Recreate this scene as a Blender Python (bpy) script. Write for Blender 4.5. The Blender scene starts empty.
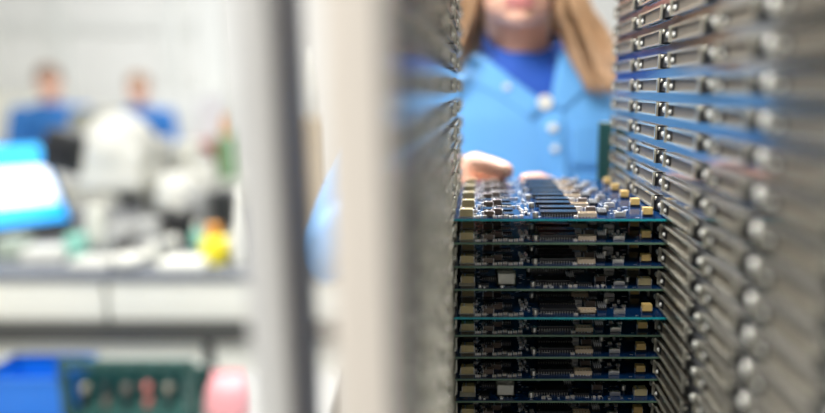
import bpy, bmesh, math, random
from mathutils import Vector, Matrix
from mathutils.bvhtree import BVHTree

random.seed(7)
scene = bpy.context.scene
COL = scene.collection
EYE = 1.32                      # height of the camera above the floor; built eye-relative, lifted at the end

# ------------------------------------------------------------------ camera, world, lights, exposure
FPX, CX, CY = 665.0, 481.0, 206.5
PITCH = math.atan(118.5 / FPX)
YAW = 0.0
cam_d = bpy.data.cameras.new('camera')
cam_d.sensor_width = 36.0
cam_d.sensor_fit = 'HORIZONTAL'
cam_d.lens = FPX / 825.0 * 36.0
cam_d.shift_x = (412.5 - CX) / 825.0
cam_d.clip_start = 0.01
cam_d.dof.use_dof = True
cam_d.dof.focus_distance = 0.54
cam_d.dof.aperture_fstop = cam_d.lens / 1000.0 / 0.0225
cam_d.dof.aperture_blades = 0
cam = bpy.data.objects.new('camera', cam_d)
cam.rotation_euler = (math.pi / 2 - PITCH, 0, YAW)
COL.objects.link(cam)
scene.camera = cam

world = bpy.data.worlds.new('world')
scene.world = world
world.use_nodes = True
wb = world.node_tree.nodes['Background']
wb.inputs['Color'].default_value = (1.0, 0.99, 0.96, 1)
wb.inputs['Strength'].default_value = 0.28


def area(name, loc, size, size_y, power, rot=(0, 0, 0), color=(1, 1, 1), spread=180):
    l = bpy.data.lights.new(name, 'AREA')
    l.shape = 'RECTANGLE'
    l.spread = math.radians(spread)
    l.size, l.size_y, l.energy, l.color = size, size_y, power, color
    o = bpy.data.objects.new(name, l)
    o.location, o.rotation_euler = loc, rot
    COL.objects.link(o)
    return o


area('fill_light_bench', (-1.3, 2.6, 1.9), 2.6, 0.9, 13)  # unseen overhead fill added for the workbench
area('fill_light_aisle', (-1.2, -0.5, 1.6), 2.0, 0.8, 52, (math.radians(55), 0, math.radians(8)))  # unseen light added to brighten the bench and drawer fronts
area('fill_light_far', (-1.6, 5.2, 1.9), 4.5, 1.2, 92)  # unseen overhead fill added for the back wall area
area('back_light_rack', (-0.1, 1.75, 1.6), 1.6, 0.7, 40, (math.radians(-30), 0, 0), spread=90)  # unseen back light added for highlights on the boards
area('fill_light_front', (-0.75, -0.35, 1.45), 1.2, 0.6, 23, (math.radians(30), math.radians(-28), 0))  # unseen light added from the left for the right panel and posts
area('fill_light_right', (2.2, 3.6, 1.9), 2.0, 2.0, 12)  # unseen fill added high on the right

scene.view_settings.view_transform = 'Standard'
scene.view_settings.look = 'None'
scene.view_settings.gamma = 1
scene.view_settings.use_curve_mapping = False
scene.view_settings.exposure = 0.35

# ------------------------------------------------------------------ helpers
_F = Vector((-math.sin(YAW) * math.cos(PITCH), math.cos(YAW) * math.cos(PITCH), -math.sin(PITCH)))
_R = Vector((math.cos(YAW), math.sin(YAW), 0))
_U = _R.cross(_F)


def at(px, py, depth):
    """point of the place seen at a spot of the photograph, at a given distance into the room"""
    d = _F + _R * ((px - CX) / FPX) - _U * ((py - CY) / FPX)
    return d * (depth / d.y)


_mats = {}


def mat(name, color, rough=0.5, metal=0.0, noise=0.0, nscale=40.0, emit=0.0, spec=0.5, bump=0.0, trans=0.0, sss=0.0):
    if name in _mats:
        return _mats[name]
    m = bpy.data.materials.new(name)
    m.use_nodes = True
    nt = m.node_tree
    b = nt.nodes['Principled BSDF']
    c = (*color, 1)
    b.inputs['Base Color'].default_value = c
    b.inputs['Roughness'].default_value = rough
    b.inputs['Metallic'].default_value = metal
    b.inputs['Specular IOR Level'].default_value = spec
    if trans:
        b.inputs['Transmission Weight'].default_value = trans
    if sss:
        b.inputs['Subsurface Weight'].default_value = sss
        b.inputs['Subsurface Radius'].default_value = (0.012, 0.005, 0.003)
        b.inputs['Subsurface Scale'].default_value = 0.6
    if emit:
        b.inputs['Emission Color'].default_value = c
        b.inputs['Emission Strength'].default_value = emit
    if noise or bump:
        tc = nt.nodes.new('ShaderNodeTexCoord')
        tx = nt.nodes.new('ShaderNodeTexNoise')
        tx.inputs['Scale'].default_value = nscale
        tx.inputs['Detail'].default_value = 4
        nt.links.new(tc.outputs['Object'], tx.inputs['Vector'])
        if noise:
            mx = nt.nodes.new('ShaderNodeMix')
            mx.data_type = 'RGBA'
            mx.inputs['A'].default_value = (*[max(0, v * (1 - noise)) for v in color], 1)
            mx.inputs['B'].default_value = (*[min(1, v * (1 + noise)) for v in color], 1)
            nt.links.new(tx.outputs['Fac'], mx.inputs['Factor'])
            nt.links.new(mx.outputs['Result'], b.inputs['Base Color'])
        if bump:
            bp = nt.nodes.new('ShaderNodeBump')
            bp.inputs['Strength'].default_value = bump
            bp.inputs['Distance'].default_value = 0.002
            nt.links.new(tx.outputs['Fac'], bp.inputs['Height'])
            nt.links.new(bp.outputs['Normal'], b.inputs['Normal'])
    _mats[name] = m
    return m


def box(bm, c, s, mi=0, rot=None):
    r = bmesh.ops.create_cube(bm, size=1.0)
    vs = r['verts']
    M = Matrix.Translation(c) @ (rot.to_4x4() if rot else Matrix.Identity(4)) @ Matrix.Diagonal((s[0], s[1], s[2], 1))
    bmesh.ops.transform(bm, matrix=M, verts=vs)
    for f in {f for v in vs for f in v.link_faces}:
        f.material_index = mi
    return vs


def cone(bm, p0, r0, p1, r1, seg=16, mi=0, smooth=True):
    p0, p1 = Vector(p0), Vector(p1)
    d = p1 - p0
    r = bmesh.ops.create_cone(bm, cap_ends=True, segments=seg, radius1=r0, radius2=r1, depth=d.length)
    q = Vector((0, 0, 1)).rotation_difference(d.normalized())
    bmesh.ops.transform(bm, matrix=Matrix.Translation((p0 + p1) / 2) @ q.to_matrix().to_4x4(), verts=r['verts'])
    for f in {f for v in r['verts'] for f in v.link_faces}:
        f.material_index = mi
        f.smooth = smooth and len(f.verts) == 4
    return r['verts']


def ball(bm, c, r, mi=0, u=16, v=10, rot=None):
    if not hasattr(r, '__len__'):
        r = (r, r, r)
    q = bmesh.ops.create_uvsphere(bm, u_segments=u, v_segments=v, radius=1.0)
    M = Matrix.Translation(c) @ (rot.to_4x4() if rot else Matrix.Identity(4)) @ Matrix.Diagonal((*r, 1))
    bmesh.ops.transform(bm, matrix=M, verts=q['verts'])
    for f in {f for w in q['verts'] for f in w.link_faces}:
        f.material_index = mi
        f.smooth = True
    return q['verts']


def limb(bm, pts, seg=14, mi=0):
    """tapered chain: pts = [(point, radius), ...]"""
    for (a, ra), (b, rb) in zip(pts, pts[1:]):
        cone(bm, a, ra, b, rb, seg, mi)
    for p, r in pts:
        ball(bm, p, r, mi, seg, 8)


def lathe(bm, prof, c=(0, 0, 0), seg=24, mi=0):
    rings = []
    for r, z in prof:
        rings.append([bm.verts.new((c[0] + r * math.cos(2 * math.pi * k / seg), c[1] + r * math.sin(2 * math.pi * k / seg), c[2] + z)) for k in range(seg)])
    for a, b in zip(rings, rings[1:]):
        for k in range(seg):
            f = bm.faces.new((a[k], a[(k + 1) % seg], b[(k + 1) % seg], b[k]))
            f.material_index = mi
            f.smooth = True
    f = bm.faces.new(list(reversed(rings[0]))); f.material_index = mi
    f = bm.faces.new(rings[-1]); f.material_index = mi


def loft(bm, rings, seg=28, mi=0, power=2.3):
    """rings = [(cx, cy, cz, rx, ry)] superellipse sections stacked in z, closed at both ends"""
    rs = []
    for cx, cy, cz, rx, ry in rings:
        row = []
        for k in range(seg):
            a = 2 * math.pi * k / seg
            ca, sa = math.cos(a), math.sin(a)
            row.append(bm.verts.new((cx + rx * math.copysign(abs(ca) ** (2 / power), ca), cy + ry * math.copysign(abs(sa) ** (2 / power), sa), cz)))
        rs.append(row)
    for a, b in zip(rs, rs[1:]):
        for k in range(seg):
            f = bm.faces.new((a[k], a[(k + 1) % seg], b[(k + 1) % seg], b[k])); f.material_index = mi; f.smooth = True
    bm.faces.new(list(reversed(rs[0]))).material_index = mi
    bm.faces.new(rs[-1]).material_index = mi


def to_mesh(name, bm, mats):
    bmesh.ops.recalc_face_normals(bm, faces=bm.faces)
    me = bpy.data.meshes.new(name)
    bm.to_mesh(me)
    bm.free()
    for m in (mats if isinstance(mats, (list, tuple)) else [mats]):
        me.materials.append(m)
    return me


def link(name, me, parent=None, loc=(0, 0, 0), rz=0.0, bevel=0.0, seg=2):
    o = bpy.data.objects.new(name, me)
    o.location = loc
    o.rotation_euler = (0, 0, rz)
    COL.objects.link(o)
    if parent:
        o.parent = parent
    if bevel:
        b = o.modifiers.new('bevel', 'BEVEL')
        b.width, b.segments, b.limit_method, b.angle_limit = bevel, seg, 'ANGLE', math.radians(40)
    return o


def obj(name, bm, mats, parent=None, loc=(0, 0, 0), rz=0.0, bevel=0.0):
    return link(name, to_mesh(name, bm, mats), parent, loc, rz, bevel)


def tag(o, label, cat, group=None):
    o['label'] = label
    o['category'] = cat
    if group:
        o['group'] = group
    return o


def thing(name, label, cat, loc=(0, 0, 0), group=None, rz=0.0):
    o = bpy.data.objects.new(name, None)
    o.empty_display_size = 0.02
    o.location = loc
    o.rotation_euler = (0, 0, rz)
    COL.objects.link(o)
    return tag(o, label, cat, group)


def struct(name, bm, m):
    o = obj(name, bm, m)
    o['kind'] = 'structure'
    return o


def fuse(bm, voxel, smooth=4):
    """melt overlapping closed shapes into one continuous surface"""
    me = to_mesh('fuse', bm, [])
    o = bpy.data.objects.new('fuse', me)
    COL.objects.link(o)
    r = o.modifiers.new('r', 'REMESH')
    r.mode, r.voxel_size, r.use_smooth_shade = 'VOXEL', voxel, True
    if smooth:
        s = o.modifiers.new('s', 'SMOOTH')
        s.iterations, s.factor = smooth, 0.5
    dg = bpy.context.evaluated_depsgraph_get()
    dg.update()
    out = bpy.data.meshes.new_from_object(o.evaluated_get(dg))
    bpy.data.objects.remove(o)
    bpy.data.meshes.remove(me)
    b2 = bmesh.new()
    b2.from_mesh(out)
    bpy.data.meshes.remove(out)
    for f in b2.faces:
        f.smooth = True
        f.material_index = 0
    return b2


# ------------------------------------------------------------------ materials
WHITE_WALL = mat('white painted wall', (0.86, 0.86, 0.83), 0.8, noise=0.02, nscale=3)
FLOOR = mat('pale grey floor', (0.55, 0.56, 0.55), 0.45, noise=0.08, nscale=6)
TRIMW = mat('pale grey trim', (0.79, 0.80, 0.77), 0.6, noise=0.02)
PLATE = mat('beige grey rail metal', (0.18, 0.155, 0.118), 0.5, 0.2, noise=0.18, nscale=160)
RIM = mat('bright rail rim', (0.70, 0.67, 0.56), 0.25, 0.7)
PINLIGHT = mat('pale pin as hole light', (0.78, 0.77, 0.70), 0.3, 0.0)  # pale colour stands for light showing through holes in the panel
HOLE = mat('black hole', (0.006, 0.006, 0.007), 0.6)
BACKSHEET = mat('grey groove sheet', (0.27, 0.28, 0.30), 0.13, 0.9, noise=0.05, nscale=90)
POSTB = mat('beige painted post', (0.74, 0.665, 0.57), 0.5, 0.0, noise=0.04, nscale=12)
POSTA = mat('light grey aluminium post', (0.64, 0.63, 0.60), 0.42, 0.25, noise=0.05, nscale=14)
POSTSHADE = mat('dark post side shade', (0.13, 0.125, 0.13), 0.45, 0.2, noise=0.1)
TEAL = mat('dark teal bar', (0.012, 0.075, 0.075), 0.4, noise=0.15)
MASK = mat('blue solder mask', (0.003, 0.027, 0.095), 0.13, noise=0.35, nscale=260)
FR4 = mat('green glass fibre edge', (0.12, 0.22, 0.14), 0.4, noise=0.2, nscale=300)
FR4B = mat('bright teal board edge', (0.01, 0.42, 0.48), 0.35, noise=0.15, nscale=300)
CREAM = mat('cream moulded body', (0.72, 0.60, 0.31), 0.45, noise=0.12, nscale=300)
GOLD = mat('amber capacitor body', (0.76, 0.52, 0.18), 0.4, noise=0.15, nscale=300)
CHIP = mat('black chip plastic', (0.018, 0.018, 0.021), 0.18, noise=0.2, nscale=400)
BROWNC = mat('brown component body', (0.17, 0.125, 0.10), 0.4, noise=0.2, nscale=300)
SOLDER = mat('bright solder', (0.9, 0.9, 0.89), 0.38, 0.9)
LEAD = mat('dull tinned leads', (0.42, 0.41, 0.39), 0.35, 0.9)
SILVER = mat('satin can metal', (0.7, 0.68, 0.64), 0.3, 0.9)
WHITEP = mat('white plastic', (0.76, 0.75, 0.67), 0.4, noise=0.03)
CERAM = mat('pale ceramic', (0.72, 0.64, 0.56), 0.4, noise=0.1, nscale=400)
SKIN = mat('skin', (0.80, 0.47, 0.34), 0.5, noise=0.06, nscale=30, sss=0.15)
LIPS = mat('lips', (0.62, 0.24, 0.22), 0.4)
COAT = mat('light blue coat cloth', (0.12, 0.36, 0.70), 0.75, noise=0.08, nscale=30, bump=0.2)
SHIRT = mat('royal blue shirt cloth', (0.012, 0.085, 0.44), 0.75, noise=0.1, nscale=30)
COATD = mat('mid blue coat cloth', (0.03, 0.18, 0.52), 0.8, noise=0.15, nscale=20)
HAIR = mat('light brown hair', (0.42, 0.25, 0.13), 0.45, noise=0.45, nscale=60)
HAIRD = mat('brown hair', (0.16, 0.08, 0.045), 0.5, noise=0.3, nscale=50)
HAIRG = mat('sandy hair', (0.26, 0.14, 0.07), 0.5, noise=0.3, nscale=50)
TROUS = mat('dark trousers', (0.03, 0.035, 0.05), 0.8, noise=0.2)
SHOE = mat('black shoe leather', (0.015, 0.015, 0.017), 0.4)
EYEW = mat('eye white', (0.85, 0.84, 0.82), 0.2)
IRIS = mat('brown iris', (0.09, 0.045, 0.02), 0.2)
DARKM = mat('dark grey metal', (0.035, 0.037, 0.037), 0.45, 0.3, noise=0.1)
WORKTOP = mat('grey worktop laminate', (0.135, 0.145, 0.165), 0.45, noise=0.1, nscale=20)
DRAWER = mat('cream drawer front', (0.82, 0.81, 0.71), 0.5, noise=0.03, nscale=8)
BLACKP = mat('black plastic', (0.012, 0.012, 0.013), 0.4, noise=0.1)
BINBLUE = mat('blue bin plastic', (0.006, 0.15, 0.60), 0.4, noise=0.06)
PINK = mat('pink antistatic film', (0.74, 0.33, 0.34), 0.4, noise=0.08, nscale=15)
YELLOW = mat('yellow plastic', (0.82, 0.68, 0.02), 0.4)
ORANGE = mat('orange plastic', (0.80, 0.33, 0.04), 0.45)
GREENP = mat('green plastic', (0.22, 0.40, 0.20), 0.45)
MINT = mat('mint green plastic', (0.28, 0.62, 0.50), 0.45)
RED = mat('dull red plastic', (0.55, 0.17, 0.14), 0.5)
CARD = mat('tan cardboard', (0.46, 0.34, 0.19), 0.8, noise=0.08, nscale=30)
GREYP = mat('grey equipment plastic', (0.42, 0.42, 0.40), 0.45, noise=0.05)
PAPER = mat('white paper', (0.86, 0.86, 0.90), 0.8)
SCRW = mat('lit white screen window', (0.93, 0.95, 1.0), 0.4, emit=1.0)
SCRB = mat('lit cyan screen', (0.01, 0.36, 0.88), 0.4, emit=0.9)

# ------------------------------------------------------------------ the room
bm = bmesh.new(); box(bm, (0.0, 3.0, -EYE - 0.05), (10.4, 10.4, 0.1)); struct('floor', bm, FLOOR)
bm = bmesh.new(); box(bm, (0.0, 7.35, 0.3), (10.4, 0.1, 3.24)); struct('wall_back', bm, WHITE_WALL)
bm = bmesh.new(); box(bm, (-5.15, 3.0, 0.3), (0.1, 10.4, 3.24)); struct('wall_left', bm, WHITE_WALL)
bm = bmesh.new(); box(bm, (5.05, 3.0, 0.3), (0.1, 10.4, 3.24)); struct('wall_right', bm, WHITE_WALL)
# shallow pilasters and a cable duct on the far wall
for i, (px, w) in enumerate(((172, 0.16), (212, 0.3), (60, 0.1))):
    p = at(px, 60, 7.22)
    bm = bmesh.new(); box(bm, (p.x, 7.25, 0.3), (w, 0.1, 3.24)); struct('trim_%d' % (i + 1), bm, TRIMW)
p = at(80, 26, 7.27)
bm = bmesh.new(); box(bm, (p.x - 0.6, 7.27, p.z), (3.6, 0.05, 0.10)); struct('trim_4', bm, TRIMW)

# ------------------------------------------------------------------ the rack that holds the boards
PITCHZ = 0.0187
SLOT0 = -0.0985                 # upper face of the topmost board
XL, XR = -0.0212, 0.1412        # faces of the two side panels
YF, YB = 0.195, 0.725           # front and back ends of the panels
JOINTS = [0.725, 0.612, 0.513, 0.411, 0.330, 0.240, 0.195]
RB = -0.455                     # bottom of the rack
rack = thing('magazine_rack', 'tall grey metal board magazine with grooved side panels around the circuit boards', 'rack', (0.06, 0.465, RB))


def rel(v, o):
    return (v[0] - o.location.x, v[1] - o.location.y, v[2] - o.location.z)


def rail_mesh(side):
    """one guide rail: a row of rimmed plates with a dark socket and a pale pin as hole light at each joint; built along y, facing +x*side"""
    bm = bmesh.new()
    h, t = 0.0112, 0.0032
    s = side
    for a, b in zip(JOINTS, JOINTS[1:]):
        y1, y0 = a - 0.004, b + 0.022 if b > 0.2 else b
        if b == 0.195:
            y0 = b
        yc, L = (y0 + y1) / 2, y1 - y0
        box(bm, (s * t / 2 - s * 0.0004, yc, 0), (t - 0.0008, L, h), 0)
        # raised rim round the plate
        for z in (-h / 2 + 0.0006, h / 2 - 0.0006):
            box(bm, (s * t, yc, z), (0.0016, L, 0.0015), 1)
        for y in (y0 + 0.0006, y1 - 0.0006):
            box(bm, (s * (t + 0.0005), y, 0), (0.0028, 0.0014, h), 1)
        box(bm, (s * t / 2, y0 - 0.0006, 0), (t + 0.0004, 0.0012, h * 1.02), 2)   # dark cap added to keep the lit plate end dim
        # a dark slot near the far end of the plate with a small stud in it
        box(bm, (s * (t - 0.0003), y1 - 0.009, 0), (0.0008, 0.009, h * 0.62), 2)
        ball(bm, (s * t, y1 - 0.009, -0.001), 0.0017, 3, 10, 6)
        if b > 0.2:
            # socket, and round pale head coloured like light through a hole
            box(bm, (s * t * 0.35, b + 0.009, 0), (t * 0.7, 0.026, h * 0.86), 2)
            pr = 0.0040 if b < 0.4 else 0.0024
            cone(bm, (0, b + 0.004, 0), pr, (s * t, b + 0.004, 0), pr, 12, 1)
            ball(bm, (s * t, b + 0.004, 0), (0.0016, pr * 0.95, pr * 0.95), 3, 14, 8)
            cone(bm, (s * t * 0.6, b + 0.018, h * 0.30), 0.0015, (s * (t + 0.0003), b + 0.018, h * 0.30), 0.0015, 10, 1)
    return to_mesh('guide_rail', bm, [PLATE, RIM, HOLE, PINLIGHT])


TOPZ = SLOT0 + PITCHZ * 14 + 0.002
for side, xf in ((1, XL), (-1, XR)):
    bm = bmesh.new()
    xs = xf - side * 0.0032
    box(bm, rel((xs - side * 0.0015, (YF + YB) / 2, (TOPZ + RB) / 2), rack), (0.003, YB - YF, TOPZ - RB))
    panel = obj('side_panel', bm, BACKSHEET, rack)
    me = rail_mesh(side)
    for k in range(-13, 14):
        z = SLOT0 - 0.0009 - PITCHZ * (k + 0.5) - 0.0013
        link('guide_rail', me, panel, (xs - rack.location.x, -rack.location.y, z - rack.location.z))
bm = bmesh.new(); box(bm, rel(((XL + XR) / 2, (YF + YB) / 2, RB + 0.006), rack), (XR - XL + 0.06, YB - YF, 0.012)); obj('base_plate', bm, DARKM, rack, bevel=0.001)
# front post of the left panel
p0, p1 = at(325, 200, 0.205), at(394, 200, 0.205)
bm = bmesh.new(); box(bm, rel(((p0.x + p1.x) / 2, 0.212, (TOPZ + 0.06 + RB) / 2), rack), (p1.x - p0.x, 0.022, TOPZ + 0.06 - RB)); obj('front_post', bm, POSTB, rack, bevel=0.003)
# back stop bar, dark teal
p0, p1 = at(598, 150, 0.733), at(611, 150, 0.733)
pz = at(604, 122, 0.733).z
bm = bmesh.new(); box(bm, rel(((p0.x + p1.x) / 2, 0.733, (pz + RB) / 2), rack), (p1.x - p0.x, 0.012, pz - RB)); o = obj('back_stop_bar', bm, TEAL, rack, bevel=0.001); o['label'] = 'dark teal upright bar behind the boards'

# free standing post to the left of the rack
p0, p1 = at(238, 200, 0.245), at(279, 200, 0.245)
post = thing('upright_post', 'blurred light grey metal post with shade coloured onto its side, left of the beige rack post', 'post', ((p0.x + p1.x) / 2, 0.26, RB - 0.02))
bm = bmesh.new(); box(bm, (0, 0, 0.36), (p1.x - p0.x, 0.03, 0.72)); obj('column', bm, POSTA, post, bevel=0.003)
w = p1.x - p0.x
bm = bmesh.new(); box(bm, (w / 2 + 0.002, 0.002, 0.365), (0.004, 0.030, 0.71)); o = obj('side_shade', bm, POSTSHADE, post, bevel=0.001); o['label'] = 'dark strip for the shade along the side of the post'  # dark strip added as the shade of the post's side face
bm = bmesh.new(); box(bm, (0, 0, 0.004), (0.05, 0.06, 0.008)); obj('foot', bm, DARKM, post)

# low table the rack and post stand on
tz = RB - 0.02
tab = thing('rack_table', 'dark grey table under the board magazine', 'table', (0.03, 0.46, -EYE))
bm = bmesh.new(); box(bm, (0, 0, EYE + tz - 0.0125), (0.44, 0.62, 0.025)); obj('tabletop', bm, WORKTOP, tab, bevel=0.003)
for sx in (-1, 1):
    for sy in (-1, 1):
        bm = bmesh.new(); box(bm, (sx * 0.19, sy * 0.28, (EYE + tz - 0.025) / 2), (0.035, 0.035, EYE + tz - 0.025)); obj('leg', bm, DARKM, tab)
bm = bmesh.new(); box(bm, rel(((XL + XR) / 2, (YF + YB) / 2, RB - 0.01), rack), (XR - XL + 0.05, YB - YF - 0.02, 0.02)); obj('plinth', bm, DARKM, rack)

# ------------------------------------------------------------------ circuit boards
BW, BD, BT = XR - XL + 0.0036, 0.214, 0.0018


def m_block(c1, w, d, h):
    bm = bmesh.new()
    box(bm, (0, 0, h / 2 + 0.0003), (w * 0.86, d, h))
    for s in (-1, 1):
        box(bm, (s * w * 0.455, 0, h * 0.42), (w * 0.09, d * 0.7, h * 0.84), 1)
    box(bm, (-w * 0.2, 0, h + 0.0003), (w * 0.12, d * 0.9, 0.0003), 1)
    return to_mesh('block', bm, [c1, SOLDER])


def m_chip(w, d, h, n, body=CHIP):
    bm = bmesh.new()
    box(bm, (0, 0, h / 2 + 0.0004), (w, d, h))
    for k in range(n):
        x = (k + 0.5) / n * w - w / 2
        for s in (-1, 1):
            box(bm, (x, s * (d / 2 + 0.0004), h * 0.45), (w / n * 0.45, 0.0009, 0.0005), 1)
            box(bm, (x, s * (d / 2 + 0.0009), h * 0.22), (w / n * 0.45, 0.0006, h * 0.45), 1)
    cone(bm, (-w * 0.42, -d * 0.3, h + 0.0003), 0.0005, (-w * 0.42, -d * 0.3, h + 0.0006), 0.0005, 8, 1)
    return to_mesh('chip', bm, [body, LEAD])


def m_smd(body, w, d, h):
    bm = bmesh.new()
    box(bm, (0, 0, h / 2), (w * 0.6, d, h))
    for s in (-1, 1):
        box(bm, (s * w * 0.4, 0, h / 2), (w * 0.2, d * 1.04, h * 1.05), 1)
    return to_mesh('smd', bm, [body, SOLDER])


def m_conn(body, w, d, h, n):
    """open topped housing with a row of contacts"""
    bm = bmesh.new()
    t = 0.001
    box(bm, (0, 0, 0.0008), (w, d, 0.0016))
    for s in (-1, 1):
        box(bm, (0, s * (d - t) / 2, h / 2), (w, t, h))
        box(bm, (s * (w - t) / 2, 0, h / 2), (t, d, h))
    for k in range(n):
        x = (k + 0.5) / n * (w - 2 * t) - (w - 2 * t) / 2
        box(bm, (x, 0, h * 0.4), (0.0007, d * 0.35, h * 0.7), 1)
        box(bm, (x, -d / 2 - 0.0006, 0.0003), (0.0007, 0.0016, 0.0006), 1)
    return to_mesh('conn', bm, [body, SOLDER])


def m_header(nx, ny):
    bm = bmesh.new()
    p = 0.0017
    box(bm, (0, 0, 0.0011), (nx * p, ny * p, 0.0022))
    for i in range(nx):
        for j in range(ny):
            box(bm, ((i - (nx - 1) / 2) * p, (j - (ny - 1) / 2) * p, 0.0026), (0.0006, 0.0006, 0.0042), 1)
    return to_mesh('header', bm, [CHIP, SOLDER])


def m_can(r, h):
    bm = bmesh.new()
    lathe(bm, [(r * 1.05, 0), (r * 1.05, 0.0006), (r, 0.0008), (r, h * 0.85), (r * 0.85, h)], seg=14)
    return to_mesh('can', bm, [SILVER])


def m_cube(c, w, d, h):
    bm = bmesh.new()
    box(bm, (0, 0, 0.0009), (w * 1.1, d * 1.1, 0.0018), 1)
    box(bm, (0, 0, h / 2 + 0.0012), (w, d, h - 0.0012), 0)
    box(bm, (-w * 0.56, 0, h * 0.35), (w * 0.08, d * 0.6, h * 0.6), 2)
    box(bm, (w * 0.56, 0, h * 0.35), (w * 0.08, d * 0.6, h * 0.6), 2)
    return to_mesh('cube', bm, [c, CHIP, SOLDER])


KIND = {
    'power_inductor': m_block(CREAM, 0.0115, 0.0075, 0.0055),
    'moulded_capacitor': m_block(BROWNC, 0.009, 0.006, 0.0042),
    'memory_chip': m_chip(0.0125, 0.0085, 0.0022, 7),
    'square_chip': m_chip(0.0085, 0.0085, 0.0020, 6),
    'driver_chip': m_chip(0.029, 0.0105, 0.0034, 14),
    'terminal_connector': m_conn(mat('pale pinkish moulding', (0.62, 0.50, 0.36), 0.45, noise=0.1, nscale=300), 0.014, 0.0075, 0.0034, 5),
    'pin_header': m_header(4, 6),
    'film_capacitor': m_cube(GOLD, 0.0072, 0.006, 0.0062),
    'chip_resistor': m_smd(CHIP, 0.0030, 0.0016, 0.0011),
    'chip_capacitor': m_smd(CERAM, 0.0032, 0.0019, 0.0016),
    'can_capacitor': m_can(0.0022, 0.0042),
    'white_connector': m_conn(WHITEP, 0.0150, 0.010, 0.0100, 4),
    'crystal': m_block(SILVER, 0.0085, 0.004, 0.0034),
}
rnd = random.Random(3)
UNIT = BD / 5
# one repeat of the panel: kind, x from the left edge, y within the unit, turn
LAY_A = [('power_inductor', 0.0120, 0.012, 0), ('moulded_capacitor', 0.0360, 0.020, 0), ('memory_chip', 0.0310, 0.032, 0),
         ('moulded_capacitor', 0.0290, 0.010, 0), ('square_chip', 0.0440, 0.031, 0), ('square_chip', 0.0440, 0.012, 0),
         ('driver_chip', 0.0835, 0.014, 0), ('driver_chip', 0.0850, 0.034, 0), ('terminal_connector', 0.1060, 0.010, 0),
         ('moulded_capacitor', 0.1110, 0.028, 0), ('pin_header', 0.1190, 0.020, 0), ('can_capacitor', 0.1250, 0.034, 0), ('crystal', 0.1010, 0.033, 0),
         ('film_capacitor', 0.1530, 0.012, 0), ('can_capacitor', 0.0655, 0.006, 0), ('crystal', 0.1310, 0.008, 0)]
SM_A = []
for k in range(30):
    x = rnd.choice((rnd.uniform(0.018, 0.026), rnd.uniform(0.050, 0.068), rnd.uniform(0.050, 0.068), rnd.uniform(0.124, 0.138), rnd.uniform(0.095, 0.10)))
    SM_A.append((rnd.choice(('chip_resistor', 'chip_capacitor', 'chip_capacitor')), x, rnd.uniform(0.003, 0.040), rnd.choice((0, 0, math.pi / 2))))
for k in range(9):
    SM_A.append(('chip_capacitor', 0.0215 + k * 0.0041, 0.0035 + 0.0012 * (k % 3), 0))
LAY_B = [('power_inductor', 0.0125, 0.018, 0), ('white_connector', 0.0430, 0.012, 0), ('square_chip', 0.0250, 0.010, 0), ('driver_chip', 0.0800, 0.016, 0),
         ('memory_chip', 0.1050, 0.012, 0), ('crystal', 0.1330, 0.010, 0), ('power_inductor', 0.1535, 0.012, 0), ('can_capacitor', 0.0640, 0.006, 0),
         ('moulded_capacitor', 0.1200, 0.022, 0), ('can_capacitor', 0.1420, 0.020, 0), ('memory_chip', 0.0300, 0.031, 0), ('pin_header', 0.0960, 0.030, 0)]
SM_B = [(rnd.choice(('chip_resistor', 'chip_capacitor')), rnd.uniform(0.02, 0.145), rnd.uniform(0.003, 0.007), rnd.choice((0, math.pi / 2))) for k in range(18)]


def m_laminate(edge, seed):
    bm = bmesh.new()
    box(bm, (BW / 2, BD / 2, -BT / 2 - 0.0001), (BW, BD, BT - 0.0002), 1)
    box(bm, (BW / 2, BD / 2, -0.0001), (BW, BD, 0.0002), 0)
    r = random.Random(seed)
    # solder pads, break-out slots and white legend on the front margin
    for u in range(5):
        y0 = u * UNIT
        box(bm, (0.012, y0 + 0.012, 0.00005), (0.013, 0.010, 0.0001), 2)
        for k in range(14):
            box(bm, (r.uniform(0.02, BW - 0.02), y0 + r.uniform(0.003, 0.04), 0.00006), (r.uniform(0.0015, 0.006), 0.0009, 0.00012), r.choice((2, 3, 3)))
        for k in range(30):
            box(bm, (r.choice((r.uniform(0.048, 0.07), r.uniform(0.118, 0.145), r.uniform(0.02, 0.028))), y0 + r.uniform(0.003, 0.04), 0.00006), (r.uniform(0.001, 0.003), 0.0011, 0.00012), 3)
    return to_mesh('laminate', bm, [MASK, edge, WHITEP, SOLDER])


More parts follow.
